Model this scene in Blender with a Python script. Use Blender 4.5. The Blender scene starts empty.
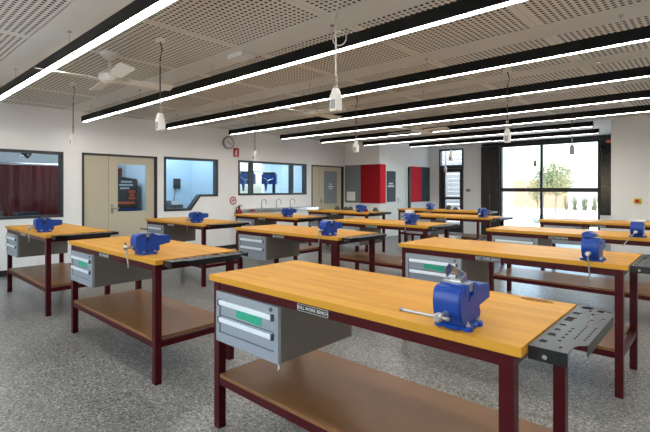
import bpy, bmesh, math, random
from mathutils import Vector, Matrix
random.seed(7)
PI = math.pi
S = bpy.context.scene
COL = S.collection

# ------------------------------------------------------------------ materials
def srgb(r, g, b):
    f = lambda c: (c/255/12.92) if c/255 <= .04045 else ((c/255+.055)/1.055)**2.4
    return (f(r), f(g), f(b), 1)

def mat(name, col, rough=.5, metal=0., noise=.0, nscale=20., bump=0., spec=.5, coat=0.):
    m = bpy.data.materials.new(name); m.use_nodes = True
    nt = m.node_tree; p = nt.nodes['Principled BSDF']
    p.inputs['Roughness'].default_value = rough
    p.inputs['Metallic'].default_value = metal
    p.inputs['Specular IOR Level'].default_value = spec
    p.inputs['Coat Weight'].default_value = coat
    tc = nt.nodes.new('ShaderNodeTexCoord')
    nz = nt.nodes.new('ShaderNodeTexNoise'); nz.inputs['Scale'].default_value = nscale
    nz.inputs['Detail'].default_value = 4
    nt.links.new(tc.outputs['Object'], nz.inputs['Vector'])
    mx = nt.nodes.new('ShaderNodeMix'); mx.data_type = 'RGBA'
    k = max(0, 1-noise)
    mx.inputs['A'].default_value = (col[0]*k, col[1]*k, col[2]*k, 1)
    mx.inputs['B'].default_value = (min(1, col[0]*(1+noise)), min(1, col[1]*(1+noise)), min(1, col[2]*(1+noise)), 1)
    nt.links.new(nz.outputs['Fac'], mx.inputs['Factor'])
    nt.links.new(mx.outputs['Result'], p.inputs['Base Color'])
    if bump:
        b = nt.nodes.new('ShaderNodeBump'); b.inputs['Strength'].default_value = bump
        b.inputs['Distance'].default_value = .002
        nt.links.new(nz.outputs['Fac'], b.inputs['Height']); nt.links.new(b.outputs['Normal'], p.inputs['Normal'])
    return m

def N(nt, t, **kw):
    n = nt.nodes.new(t)
    for k, v in kw.items(): setattr(n, k, v)
    return n

def math_node(nt, op, a, b=None):
    n = nt.nodes.new('ShaderNodeMath'); n.operation = op
    for i, v in enumerate((a, b)):
        if v is None: continue
        if isinstance(v, (int, float)): n.inputs[i].default_value = v
        else: nt.links.new(v, n.inputs[i])
    return n.outputs[0]

def wood_mat(name, c1, c2, c3, rough=.33):
    m = bpy.data.materials.new(name); m.use_nodes = True
    nt = m.node_tree; p = nt.nodes['Principled BSDF']; L = nt.links.new
    tc = N(nt, 'ShaderNodeTexCoord')
    br = N(nt, 'ShaderNodeTexBrick')
    br.offset = .37; br.offset_frequency = 2
    br.inputs['Color1'].default_value = c1; br.inputs['Color2'].default_value = c2
    br.inputs['Mortar'].default_value = tuple(x*.8 for x in c1[:3])+(1,)
    br.inputs['Scale'].default_value = 1
    br.inputs['Mortar Size'].default_value = .0006
    br.inputs['Brick Width'].default_value = .52; br.inputs['Row Height'].default_value = .042
    L(tc.outputs['Object'], br.inputs['Vector'])
    mp = N(nt, 'ShaderNodeMapping'); mp.inputs['Scale'].default_value = (3, 60, 60)
    L(tc.outputs['Object'], mp.inputs['Vector'])
    nz = N(nt, 'ShaderNodeTexNoise'); nz.inputs['Scale'].default_value = 1.; nz.inputs['Detail'].default_value = 5
    L(mp.outputs['Vector'], nz.inputs['Vector'])
    nz2 = N(nt, 'ShaderNodeTexNoise'); nz2.inputs['Scale'].default_value = 4; nz2.inputs['Detail'].default_value = 3
    L(tc.outputs['Object'], nz2.inputs['Vector'])
    mx = N(nt, 'ShaderNodeMix', data_type='RGBA'); mx.inputs['B'].default_value = c3
    L(br.outputs['Color'], mx.inputs['A'])
    L(math_node(nt, 'MULTIPLY', nz.outputs['Fac'], .55), mx.inputs['Factor'])
    mx2 = N(nt, 'ShaderNodeMix', data_type='RGBA'); mx2.inputs['B'].default_value = tuple(x*.72 for x in c3[:3])+(1,)
    L(mx.outputs['Result'], mx2.inputs['A'])
    r = N(nt, 'ShaderNodeMapRange'); r.inputs['From Min'].default_value = .5; r.inputs['From Max'].default_value = .8
    r.inputs['To Max'].default_value = .45
    L(nz2.outputs['Fac'], r.inputs['Value']); L(r.outputs['Result'], mx2.inputs['Factor'])
    L(mx2.outputs['Result'], p.inputs['Base Color'])
    p.inputs['Roughness'].default_value = rough; p.inputs['Specular IOR Level'].default_value = .07
    return m

def floor_mat():
    m = bpy.data.materials.new('polished_concrete'); m.use_nodes = True
    nt = m.node_tree; p = nt.nodes['Principled BSDF']; L = nt.links.new
    tc = N(nt, 'ShaderNodeTexCoord')
    big = N(nt, 'ShaderNodeTexNoise'); big.inputs['Scale'].default_value = .9; big.inputs['Detail'].default_value = 4
    L(tc.outputs['Object'], big.inputs['Vector'])
    cr = N(nt, 'ShaderNodeValToRGB')
    cr.color_ramp.elements[0].position = .3; cr.color_ramp.elements[0].color = srgb(108, 108, 105)
    cr.color_ramp.elements[1].position = .72; cr.color_ramp.elements[1].color = srgb(138, 137, 133)
    L(big.outputs['Fac'], cr.inputs['Fac'])
    v = N(nt, 'ShaderNodeTexVoronoi'); v.inputs['Scale'].default_value = 100
    L(tc.outputs['Object'], v.inputs['Vector'])
    sep = N(nt, 'ShaderNodeSeparateColor'); L(v.outputs['Color'], sep.inputs['Color'])
    sp = N(nt, 'ShaderNodeValToRGB'); e = sp.color_ramp.elements
    e[0].position = 0; e[0].color = (.10, .10, .095, 1)
    e[1].position = 1; e[1].color = (2.2, 2.15, 2.05, 1)
    x = sp.color_ramp.elements.new(.3); x.color = (.75, .75, .75, 1)
    x = sp.color_ramp.elements.new(.8); x.color = (1.1, 1.1, 1.08, 1)
    L(sep.outputs['Red'], sp.inputs['Fac'])
    mu = N(nt, 'ShaderNodeMix', data_type='RGBA', blend_type='MULTIPLY'); mu.inputs['Factor'].default_value = 1
    L(cr.outputs['Color'], mu.inputs['A']); L(sp.outputs['Color'], mu.inputs['B'])
    L(mu.outputs['Result'], p.inputs['Base Color'])
    rr = N(nt, 'ShaderNodeMapRange'); rr.inputs['To Min'].default_value = .22; rr.inputs['To Max'].default_value = .42
    L(big.outputs['Fac'], rr.inputs['Value']); L(rr.outputs['Result'], p.inputs['Roughness'])
    return m

def perforated_mat():
    m = bpy.data.materials.new('perforated_panel'); m.use_nodes = True
    nt = m.node_tree; p = nt.nodes['Principled BSDF']; L = nt.links.new
    tc = N(nt, 'ShaderNodeTexCoord'); se = N(nt, 'ShaderNodeSeparateXYZ'); L(tc.outputs['Object'], se.inputs[0])
    P, Rr, J = .05, .0145, 1.2
    def cell(o, per):
        t = math_node(nt, 'DIVIDE', o, per); t = math_node(nt, 'FRACT', t)
        return math_node(nt, 'MULTIPLY', math_node(nt, 'SUBTRACT', t, .5), per)
    cx = cell(se.outputs['X'], P); cy = cell(se.outputs['Y'], P)
    d = math_node(nt, 'SQRT', math_node(nt, 'ADD', math_node(nt, 'MULTIPLY', cx, cx), math_node(nt, 'MULTIPLY', cy, cy)))
    hole = math_node(nt, 'LESS_THAN', d, Rr)
    # panel joint: one row of holes missing every 1.2 m, with a fine dark line
    jx = math_node(nt, 'ABSOLUTE', cell(se.outputs['X'], J))
    solid = math_node(nt, 'LESS_THAN', jx, J/2-.045)
    hole = math_node(nt, 'MULTIPLY', hole, solid)
    line = math_node(nt, 'GREATER_THAN', jx, J/2-.002)
    dark = math_node(nt, 'MAXIMUM', hole, math_node(nt, 'MULTIPLY', line, .5))
    mx = N(nt, 'ShaderNodeMix', data_type='RGBA')
    mx.inputs['A'].default_value = CEIL; mx.inputs['B'].default_value = (.012, .011, .01, 1)
    L(dark, mx.inputs['Factor']); L(mx.outputs['Result'], p.inputs['Base Color'])
    p.inputs['Roughness'].default_value = .75
    return m

def glass_mat(name, tint=(.93, .96, .97, 1), refl=1.0):
    m = bpy.data.materials.new(name); m.use_nodes = True
    nt = m.node_tree; nt.nodes.remove(nt.nodes['Principled BSDF']); L = nt.links.new
    out = nt.nodes['Material Output']
    tr = N(nt, 'ShaderNodeBsdfTransparent'); tr.inputs['Color'].default_value = tint
    gl = N(nt, 'ShaderNodeBsdfGlossy'); gl.inputs['Roughness'].default_value = .02
    fr = N(nt, 'ShaderNodeFresnel'); fr.inputs['IOR'].default_value = 1.5
    mx = N(nt, 'ShaderNodeMixShader')
    ge = N(nt, 'ShaderNodeNewGeometry')   # the reflection belongs to the outer face of each side only
    front = math_node(nt, 'SUBTRACT', 1.0, ge.outputs['Backfacing'])
    L(math_node(nt, 'MULTIPLY', math_node(nt, 'MULTIPLY', fr.outputs['Fac'], refl), front), mx.inputs['Fac'])
    L(tr.outputs[0], mx.inputs[1]); L(gl.outputs[0], mx.inputs[2]); L(mx.outputs[0], out.inputs['Surface'])
    return m

def emit_mat(name, col, strength):
    m = bpy.data.materials.new(name); m.use_nodes = True
    nt = m.node_tree; p = nt.nodes['Principled BSDF']
    p.inputs['Base Color'].default_value = (.8, .8, .8, 1)
    p.inputs['Emission Color'].default_value = col
    p.inputs['Emission Strength'].default_value = strength
    return m

def brick_mat(name, c1, c2, mortar, w, h):
    m = bpy.data.materials.new(name); m.use_nodes = True
    nt = m.node_tree; p = nt.nodes['Principled BSDF']; L = nt.links.new
    tc = N(nt, 'ShaderNodeTexCoord'); mp = N(nt, 'ShaderNodeMapping'); mp.inputs['Rotation'].default_value = (PI/2, 0, 0)
    L(tc.outputs['Object'], mp.inputs['Vector'])
    b = N(nt, 'ShaderNodeTexBrick'); b.inputs['Scale'].default_value = 1
    b.inputs['Color1'].default_value = c1; b.inputs['Color2'].default_value = c2; b.inputs['Mortar'].default_value = mortar
    b.inputs['Mortar Size'].default_value = .01; b.inputs['Brick Width'].default_value = w; b.inputs['Row Height'].default_value = h
    L(mp.outputs['Vector'], b.inputs['Vector']); L(b.outputs['Color'], p.inputs['Base Color'])
    p.inputs['Roughness'].default_value = .85
    return m

CEIL = srgb(224, 223, 218)
M = {}
M['wall'] = mat('painted_wall', srgb(234, 234, 232), .6, noise=.03, nscale=3, spec=.3)
M['wall_back'] = mat('painted_far_wall', srgb(232, 233, 232), .6, noise=.03, nscale=3, spec=.3)
M['ceil'] = mat('ceiling_plaster', CEIL, .75, noise=.03, nscale=4, spec=.2)
M['perf'] = perforated_mat()
M['gap'] = mat('shadow_gap', (.01, .01, .01, 1), .9)
M['floor'] = floor_mat()
M['black'] = mat('black_trim', srgb(30, 29, 29), .45, noise=.15)
M['frame_dark'] = mat('charcoal_frame', srgb(52, 54, 58), .4, noise=.08)
M['door'] = mat('door_cream_paint', srgb(186, 178, 156), .5, noise=.03, nscale=5)
M['door_white'] = mat('door_pale_paint', srgb(228, 234, 229), .45, noise=.03, nscale=5)
M['chrome'] = mat('brushed_steel', (.62, .63, .65, 1), .25, 1., noise=.06)
M['glass'] = glass_mat('window_glass')
M['glass_in'] = glass_mat('internal_window_glass', (.80, .88, .93, 1))
M['film_grey'] = mat('frosted_grey_film', srgb(122, 132, 140), .35, noise=.06, nscale=3)
M['film_dark'] = mat('dark_glass_film', srgb(66, 76, 84), .25, noise=.08, nscale=3)
M['letter_white'] = mat('white_lettering', srgb(205, 210, 212), .6)
M['letter_orange'] = mat('orange_lettering', srgb(226, 92, 48), .6)
M['wood'] = wood_mat('laminated_timber', srgb(198, 142, 48), srgb(172, 116, 27), srgb(212, 158, 66), .42)
M['steel_red'] = mat('maroon_enamel', srgb(62, 5, 12), .36, spec=.2, noise=.1, nscale=14)
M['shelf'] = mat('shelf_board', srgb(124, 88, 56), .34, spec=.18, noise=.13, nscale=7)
M['drawer_grey'] = mat('grey_drawer_steel', srgb(134, 141, 149), .42, noise=.04)
M['carcass'] = mat('grey_cabinet_steel', srgb(110, 104, 95), .45, spec=.35, noise=.05, nscale=6)
M['handle'] = mat('pale_aluminium', srgb(216, 222, 230), .3, .2, noise=.03)
M['green'] = mat('green_tape', srgb(20, 150, 118), .5, noise=.1, nscale=30)
M['tray'] = mat('black_powder_coat', srgb(34, 35, 38), .33, .55, noise=.12, nscale=40)
M['plate'] = mat('black_nameplate', srgb(28, 26, 24), .35)
M['stamp'] = mat('burnt_stamp', srgb(96, 56, 22), .6, noise=.2, nscale=60)
M['blue'] = mat('vise_blue_enamel', srgb(15, 58, 142), .36, spec=.35, noise=.14, nscale=24)
M['steel'] = mat('machined_steel', (.50, .50, .50, 1), .33, .9, noise=.12, nscale=40)
M['steel_bar'] = mat('worn_steel_bar', (.27, .26, .25, 1), .38, .85, noise=.15, nscale=40)
M['steel_dark'] = mat('oiled_steel', (.12, .12, .125, 1), .4, .8, noise=.15, nscale=40)
M['lamp_black'] = mat('black_light_housing', srgb(9, 8, 8), .5, spec=.2)
M['lamp'] = emit_mat('strip_diffuser', (1, .985, .96, 1), 20)
M['white_plastic'] = mat('white_plastic', srgb(226, 225, 220), .4, noise=.02)
M['grey_plastic'] = mat('grey_plastic', srgb(140, 142, 142), .5, noise=.03)
M['cable'] = mat('black_cable', srgb(40, 38, 36), .5)
M['cable_white'] = mat('white_cable', srgb(214, 212, 206), .5)
M['red_sign'] = mat('red_sign', srgb(176, 24, 34), .4, noise=.04)
M['red_ext'] = mat('extinguisher_red', srgb(150, 22, 26), .3, noise=.05)
M['felt_grey'] = mat('grey_felt', srgb(122, 128, 134), .9, noise=.08, nscale=60, spec=.1)
M['felt_maroon'] = mat('maroon_felt', srgb(146, 24, 34), .85, noise=.08, nscale=60, spec=.15)
M['felt_red'] = mat('red_felt', srgb(204, 44, 58), .85, noise=.06, nscale=60, spec=.15)
M['felt_dark'] = mat('charcoal_felt', srgb(74, 80, 86), .9, noise=.08, nscale=60, spec=.1)
M['paper'] = mat('white_paper', srgb(235, 236, 236), .7, noise=.02)
M['curtain'] = mat('maroon_curtain', srgb(118, 40, 50), .55, noise=.16, nscale=5)
M['blue_wall'] = mat('pale_blue_wall', srgb(198, 215, 226), .6, noise=.02, nscale=3)
M['phone'] = mat('black_phone', srgb(22, 23, 26), .4)
M['machine_blue'] = mat('machine_blue', srgb(24, 62, 128), .4, noise=.12)
M['dark_box'] = mat('dark_cabinet', srgb(38, 42, 48), .5, noise=.12)
M['yellow'] = mat('yellow_plate', srgb(222, 196, 40), .45)
M['red_knob'] = mat('red_knob', srgb(190, 26, 26), .35)
M['paving'] = mat('pale_paving', srgb(226, 222, 214), .8, noise=.06, nscale=2, spec=.2)
M['brick'] = brick_mat('tan_brick', srgb(134, 104, 82), srgb(120, 92, 72), srgb(140, 120, 104), .24, .086)
M['leaf'] = mat('leaf_green', srgb(74, 84, 46), .6, noise=.35, nscale=6)
M['leaf_dry'] = mat('dry_grass', srgb(84, 82, 64), .7, noise=.35, nscale=6)
M['bark'] = mat('bark', srgb(104, 90, 78), .8, noise=.25, nscale=20)
M['fence'] = mat('fence_paint', srgb(128, 126, 122), .6, noise=.1)
M['slat'] = mat('pale_slat', srgb(120, 123, 126), .6, noise=.04)
M['rock'] = mat('grey_rock', srgb(104, 112, 104), .85, noise=.2, nscale=9, bump=.4)
M['orange'] = mat('orange_motor', srgb(222, 110, 50), .5)
M['sink'] = mat('white_laminate', srgb(226, 226, 222), .4, noise=.02)

# ------------------------------------------------------------------ mesh helpers
class MB:
    def __init__(s): s.bm = bmesh.new()
    def _xf(s, vs, mtx):
        if mtx is not None: bmesh.ops.transform(s.bm, matrix=mtx, verts=vs)
    def box(s, x0, x1, y0, y1, z0, z1, mtx=None, mi=0):
        c = [(x, y, z) for z in (z0, z1) for y in (y0, y1) for x in (x0, x1)]
        v = [s.bm.verts.new(p) for p in c]
        for q in ((0, 2, 3, 1), (4, 5, 7, 6), (0, 1, 5, 4), (2, 6, 7, 3), (0, 4, 6, 2), (1, 3, 7, 5)):
            f = s.bm.faces.new([v[i] for i in q]); f.material_index = mi
        s._xf(v, mtx); return s
    def prism(s, poly, lo, hi, axis='x', mtx=None):
        """poly is in (y,z) for x, (x,z) for y, (x,y) for z"""
        def P(p, t):
            return {'x': (t, p[0], p[1]), 'y': (p[0], t, p[1]), 'z': (p[0], p[1], t)}[axis]
        a = [s.bm.verts.new(P(p, lo)) for p in poly]; b = [s.bm.verts.new(P(p, hi)) for p in poly]
        n = len(poly)
        fs = [s.bm.faces.new(a), s.bm.faces.new(b[::-1])]
        for i in range(n): fs.append(s.bm.faces.new((a[i], b[i], b[(i+1) % n], a[(i+1) % n])))
        bmesh.ops.recalc_face_normals(s.bm, faces=fs)
        s._xf(a+b, mtx); return s
    def tube(s, pts, r, seg=10, cap=True):
        pts = [Vector(p) for p in pts]; rings = []
        rr = r if isinstance(r, (list, tuple)) else [r]*len(pts)
        up = Vector((0, 0, 1))
        for i, p in enumerate(pts):
            d = (pts[min(i+1, len(pts)-1)]-pts[max(i-1, 0)]).normalized()
            u = d.cross(up)
            if u.length < .05: u = d.cross(Vector((1, 0, 0)))
            u.normalize(); w = d.cross(u).normalized()
            rings.append([s.bm.verts.new(p+u*math.cos(2*PI*k/seg)*rr[i]+w*math.sin(2*PI*k/seg)*rr[i]) for k in range(seg)])
        fs = []
        for a, b in zip(rings, rings[1:]):
            for k in range(seg): fs.append(s.bm.faces.new((a[k], a[(k+1) % seg], b[(k+1) % seg], b[k])))
        if cap: fs += [s.bm.faces.new(rings[0][::-1]), s.bm.faces.new(rings[-1])]
        bmesh.ops.recalc_face_normals(s.bm, faces=fs)
        return s
    def lathe(s, prof, c=(0, 0, 0), axis='z', seg=20):
        rings = []
        for r, h in prof:
            ring = []
            for k in range(seg):
                x, y = r*math.cos(2*PI*k/seg), r*math.sin(2*PI*k/seg)
                p = {'z': (x, y, h), 'y': (x, h, y), 'x': (h, x, y)}[axis]
                ring.append(s.bm.verts.new((p[0]+c[0], p[1]+c[1], p[2]+c[2])))
            rings.append(ring)
        fs = []
        for a, b in zip(rings, rings[1:]):
            for k in range(seg): fs.append(s.bm.faces.new((a[k], a[(k+1) % seg], b[(k+1) % seg], b[k])))
        fs += [s.bm.faces.new(rings[0]), s.bm.faces.new(rings[-1])]
        bmesh.ops.recalc_face_normals(s.bm, faces=fs)
        return s
    def ball(s, c, r, sub=2, sc=(1, 1, 1)):
        g = bmesh.ops.create_icosphere(s.bm, subdivisions=sub, radius=r)
        bmesh.ops.transform(s.bm, matrix=Matrix.Translation(c) @ Matrix.Diagonal((*sc, 1)), verts=g['verts']); return s
    def obj(s, name, m, parent=None, bevel=0, smooth=True, loc=None):
        if bevel:
            es = [e for e in s.bm.edges if len(e.link_faces) == 2 and e.calc_face_angle(0) > .6]
            bmesh.ops.bevel(s.bm, geom=es, offset=bevel, segments=2, affect='EDGES', clamp_overlap=True)
        me = bpy.data.meshes.new(name); s.bm.to_mesh(me); s.bm.free()
        for x in (m if isinstance(m, (list, tuple)) else [m]): me.materials.append(x)
        if smooth:
            me.polygons.foreach_set('use_smooth', [True]*len(me.polygons)); me.set_sharp_from_angle(angle=.6)
        o = bpy.data.objects.new(name, me); COL.objects.link(o)
        if parent: o.parent = parent
        if loc: o.location = loc
        return o

def tag(o, label, cat, group=None):
    o['label'] = label; o['category'] = cat
    if group: o['group'] = group
    return o
def thing(name, label, cat, loc=(0, 0, 0), rz=0, group=None):
    o = bpy.data.objects.new(name, None); COL.objects.link(o)
    o.location = loc; o.rotation_euler.z = rz; o.empty_display_size = .1
    return tag(o, label, cat, group)
def struct(name, mb, m, **kw):
    o = mb.obj(name, m, smooth=False, **kw); o['kind'] = 'structure'; return o
def sroot(name, loc=(0, 0, 0)):
    o = bpy.data.objects.new(name, None); COL.objects.link(o); o.location = loc; o['kind'] = 'structure'; return o
def dup(o, parent=None, skip=()):
    c = o.copy(); COL.objects.link(c); c.parent = parent
    for ch in [x for x in bpy.data.objects if x.parent == o]:
        if ch.name.split('.')[0] in skip: continue
        dup(ch, c, skip)
    return c
def text_mesh(name, body, size, m, parent, loc, rot, extrude=.0006):
    cu = bpy.data.curves.new(name, 'FONT'); cu.body = body; cu.size = size; cu.extrude = extrude
    cu.align_x = 'CENTER'; cu.align_y = 'CENTER'
    t = bpy.data.objects.new(name, cu); COL.objects.link(t)
    me = bpy.data.meshes.new_from_object(t.evaluated_get(bpy.context.evaluated_depsgraph_get()))
    bpy.data.objects.remove(t); bpy.data.curves.remove(cu)
    me.materials.clear(); me.materials.append(m)
    o = bpy.data.objects.new(name, me); COL.objects.link(o); o.parent = parent; o.location = loc; o.rotation_euler = rot
    return o

# ------------------------------------------------------------------ room dimensions
XW, YB, XC, YF, XR, YR = -8.75, 10.62, -7.44, 13.62, -1.67, 10.42
XE, Y0, ZC = 1.7, -1.8, 2.87
LIGHTS = [(1.37, -8.35, 1.5), (2.855, -8.32, 1.5), (4.295, -8.05, 1.5), (5.69, -7.93, 1.5),
          (7.04, -7.77, 1.5), (8.29, -7.63, 1.5), (9.58, -7.25, -1.82), (10.83, -6.55, -1.95)]

# floor
struct('floor', MB().box(-13.5, XE+.15, Y0-.15, YF+.15, -.12, 0), M['floor'])

# ceiling: plain bands over each light, perforated panels between, dark shadow gaps
mb = MB(); y = Y0-.15; g = .012
for yl, _, _ in LIGHTS:
    a, b = yl-.19, yl+.15
    mb.box(-8.9, XE+.15, y, a-g, ZC, ZC+.03, mi=0)
    mb.box(-8.9, XE+.15, a, b, ZC, ZC+.03, mi=1)
    y = b+g
mb.box(-8.9, XE+.15, y, YF+.15, ZC, ZC+.03, mi=1)
mb.box(-8.9, XE+.15, Y0-.15, YF+.15, ZC+.03, ZC+.16, mi=2)
struct('ceiling', mb, [M['perf'], M['ceil'], M['gap']])
struct('ceiling_side_rooms', MB().box(-13.5, -8.9, Y0-.15, YF+.15, ZC, ZC+.16), M['wall'])

# left wall with openings
W1 = (0.75, 2.66, .94, 2.11); D1 = (2.97, 4.43, 2.12); W2 = (4.58, 5.93, .965, 2.135); W3 = (6.51, 8.89, 1.285, 2.15); D2 = (9.1, 10.54, 2.14)
mb = MB(); xa, xb = XW-.15, XW
def wy(y0, y1, z0, z1): mb.box(xa, xb, y0, y1, z0, z1)
wy(Y0-.15, W1[0], 0, ZC)
wy(W1[0], W1[1], 0, W1[2]); wy(W1[0], W1[1], W1[3], ZC)
wy(W1[1], D1[0], 0, ZC); wy(D1[0], D1[1], D1[2], ZC); wy(D1[1], W2[0], 0, ZC)
W2P = [(4.58, .965), (5.22, .965), (5.46, 1.27), (5.93, 1.27), (5.93, 2.135), (4.58, 2.135)]
mb.prism([(4.58, 0), (5.93, 0), (5.93, 1.27), (5.46, 1.27), (5.22, .965), (4.58, .965)], xa, xb)
wy(W2[0], W2[1], W2[3], ZC)
wy(W2[1], W3[0], 0, ZC); wy(W3[0], W3[1], 0, W3[2]); wy(W3[0], W3[1], W3[3], ZC)
wy(W3[1], D2[0], 0, ZC); wy(D2[0], D2[1], D2[2], ZC); wy(D2[1], YF+.15, 0, ZC)
struct('wall_left', mb, M['wall'])
mb = MB()
for p, q in ((Y0, D1[0]-.03), (D1[1]+.03, D2[0]-.03), (D2[1]+.03, YB)):
    mb.box(XW, XW+.014, p, q, 0, .1)
struct('baseboard_left', mb, M['black'])

# store room block that steps into the room
struct('wall_block_front', MB().box(XW, XC, YB, YB+.12, 0, ZC), M['wall'])
D3 = (10.93, 12.12, 2.15)
mb = MB(); mb.box(XC-.12, XC, YB+.12, D3[0], 0, ZC).box(XC-.12, XC, D3[0], D3[1], D3[2], ZC).box(XC-.12, XC, D3[1], YF, 0, ZC)
struct('wall_block_side', mb, M['wall'])
struct('baseboard_block', MB().box(XW+.02, XC+.014, YB-.014, YB, 0, .1), M['black'])

# far wall
D4 = (-7.1, -6.24, 2.77); G4 = (-5.06, -2.41, 2.77)
mb = MB()
mb.box(XC-.12, D4[0], YF, YF+.15, 0, ZC).box(D4[0], D4[1], YF, YF+.15, D4[2], ZC).box(D4[1], G4[0], YF, YF+.15, 0, ZC)
mb.box(G4[0], G4[1], YF, YF+.15, G4[2], ZC).box(G4[1], XR+.12, YF, YF+.15, 0, ZC)
struct('wall_far', mb, M['wall_back'])
struct('wall_recess_side', MB().box(XR, XR+.12, YR, YF, 0, ZC), M['wall_back'])
struct('wall_right_front', MB().box(XR+.12, XE, YR, YR+.12, 0, ZC), M['wall_back'])
struct('wall_right', MB().box(XE, XE+.15, Y0, YR+.12, 0, ZC), M['wall'])
BW = [(-7.7, -5.1), (-4.5, -1.9), (-1.3, 1.2)]; BZ = (.95, 2.45)
mb = MB(); xx = XW
for a_, b_ in BW:
    mb.box(xx, a_, Y0-.15, Y0, 0, ZC).box(a_, b_, Y0-.15, Y0, 0, BZ[0]).box(a_, b_, Y0-.15, Y0, BZ[1], ZC); xx = b_
mb.box(xx, XE+.15, Y0-.15, Y0, 0, ZC)
struct('wall_back', mb, M['wall'])
for i, (a_, b_) in enumerate(BW):
    r = sroot('window_%d' % (6+i), ((a_+b_)/2, Y0, BZ[0])); w = (b_-a_)/2; h = BZ[1]-BZ[0]
    MB().box(-w, -w+.05, -.13, .01, 0, h).box(w-.05, w, -.13, .01, 0, h).box(-w+.05, w-.05, -.13, .01, 0, .05).box(-w+.05, w-.05, -.13, .01, h-.05, h).obj('window_frame', M['frame_dark'], r)
    MB().box(-.025, .025, -.12, .005, .05, h-.05).obj('mullion', M['frame_dark'], r)
    for x0, x1 in ((-w+.05, -.025), (.025, w-.05)): MB().box(x0, x1, -.06, -.054, .05, h-.05).obj('pane', M['glass'], r, smooth=False)

# ------------------------------------------------------------------ windows and doors of the left wall
def window_box(name, y0, y1, z0, z1, t, mull=(), heavy=0):
    r = sroot(name, (XW, (y0+y1)/2, z0)); oy = (y0+y1)/2
    f = MB(); d0, d1 = -.13, .012
    f.box(d0, d1, y0-oy, y1-oy, 0, t).box(d0, d1, y0-oy, y1-oy, z1-z0-t, z1-z0)
    f.box(d0, d1, y0-oy, y0-oy+t, t, z1-z0-t).box(d0, d1, y1-oy-t, y1-oy, t, z1-z0-t)
    f.obj('window_frame', M['frame_dark'], r, bevel=.004)
    edges = [y0+t]+list(mull)+[y1-t]
    for m_ in mull: MB().box(-.10, .008, m_-oy-heavy, m_-oy+heavy, t, z1-z0-t).obj('mullion', M['frame_dark'], r, bevel=.003)
    for a, b in zip(edges, edges[1:]):
        MB().box(-.052, -.046, a-oy, b-oy, t*.8, z1-z0-t*.8).obj('pane', M['glass_in'], r, smooth=False)
    return r
window_box('window_1', *W1, .045)
window_box('window_3', *W3, .05, mull=(6.93, 8.33), heavy=.045)
r = sroot('window_2', (XW, 5.25, .965))
def inset(poly, t):
    out = []; n = len(poly)
    for i in range(n):
        p0, p1, p2 = Vector(poly[i-1]), Vector(poly[i]), Vector(poly[(i+1) % n])
        a = (p1-p0).normalized(); b = (p2-p1).normalized()
        na, nb = Vector((-a.y, a.x)), Vector((-b.y, b.x))
        k = (na+nb); k = k/(1+na.dot(nb)); out.append(tuple(p1+k*t))
    return out
W2L = [(p[0]-5.25, p[1]-.965) for p in W2P]; W2I = inset(W2L, .05)
f = MB(); n = len(W2L)
for i in range(n):
    j = (i+1) % n
    f.prism([W2L[i], W2L[j], W2I[j], W2I[i]], -.13, .012)
f.obj('window_frame', M['frame_dark'], r, smooth=False)
MB().prism(inset(W2L, .045), -.052, -.046).obj('pane', M['glass_in'], r, smooth=False)

def lever(parent, y, z, s=1, x=.03):
    h = MB().box(-.004+x-.03+.004, x-.018, y-.022, y+.022, z-.1, z+.08)
    h.tube([(x-.02, y, z), (x+.03, y, z), (x+.03, y+s*.11, z)], .009)
    return h.obj('door_handle', M['chrome'], parent)

r = sroot('door_1', (XW, 3.7, 0)); o = 3.7
f = MB(); f.box(-.13, .012, D1[0]-o-.0, D1[0]-o+.035, 0, D1[2]).box(-.13, .012, D1[1]-o-.055, D1[1]-o, 0, D1[2]).box(-.13, .012, D1[0]-o+.035, D1[1]-o-.055, D1[2]-.035, D1[2])
f.obj('door_frame', M['black'], r)
MB().box(-.06, -.018, D1[0]-o+.038, 3.452-o, .008, D1[2]-.038).obj('narrow_leaf', M['door'], r, bevel=.003)
l0, l1 = 3.458-o, D1[1]-o-.058; gy0, gy1, gz0, gz1 = 3.63-o, 4.2-o, 1.0, 1.935
f = MB(); f.box(-.06, -.018, l0, gy0, .008, D1[2]-.038).box(-.06, -.018, gy1, l1, .008, D1[2]-.038)
f.box(-.06, -.018, gy0, gy1, .008, gz0).box(-.06, -.018, gy0, gy1, gz1, D1[2]-.038)
lf = f.obj('door_leaf', M['door'], r, smooth=False)
MB().box(-.043, -.037, gy0, gy1, gz0, gz1).obj('vision_panel', M['glass_in'], lf, smooth=False)
lever(lf, 3.52-o, 1.07, 1, .012)

r = sroot('door_2', (XW, 9.82, 0)); o = 9.82
f = MB(); f.box(-.13, .012, D2[0]-o, D2[0]-o+.03, 0, D2[2]).box(-.13, .012, D2[1]-o-.09, D2[1]-o, 0, D2[2]).box(-.13, .012, D2[0]-o+.03, D2[1]-o-.09, D2[2]-.035, D2[2])
f.obj('door_frame', M['black'], r)
MB().box(-.06, -.018, D2[0]-o+.033, 9.44-o, .008, D2[2]-.038).obj('narrow_leaf', M['door'], r, bevel=.003)
lf = MB().box(-.06, -.018, 9.446-o, D2[1]-o-.093, .008, D2[2]-.038).obj('door_leaf', M['door'], r, bevel=.003)
vp = MB().box(-.018, -.012, 9.66-o, 10.24-o, 1.0, 1.98).obj('vision_panel', M['film_grey'], lf, smooth=False)
f = MB()
for i, (w, z) in enumerate(((.10, 1.57), (.26, 1.50), (.16, 1.44))): f.box(-.0119, -.0105, 9.95-o-w/2, 9.95-o+w/2, z, z+.035)
f.obj('lettering', M['letter_white'], lf, smooth=False)
lever(lf, 9.53-o, 1.07, 1, .012)

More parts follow.
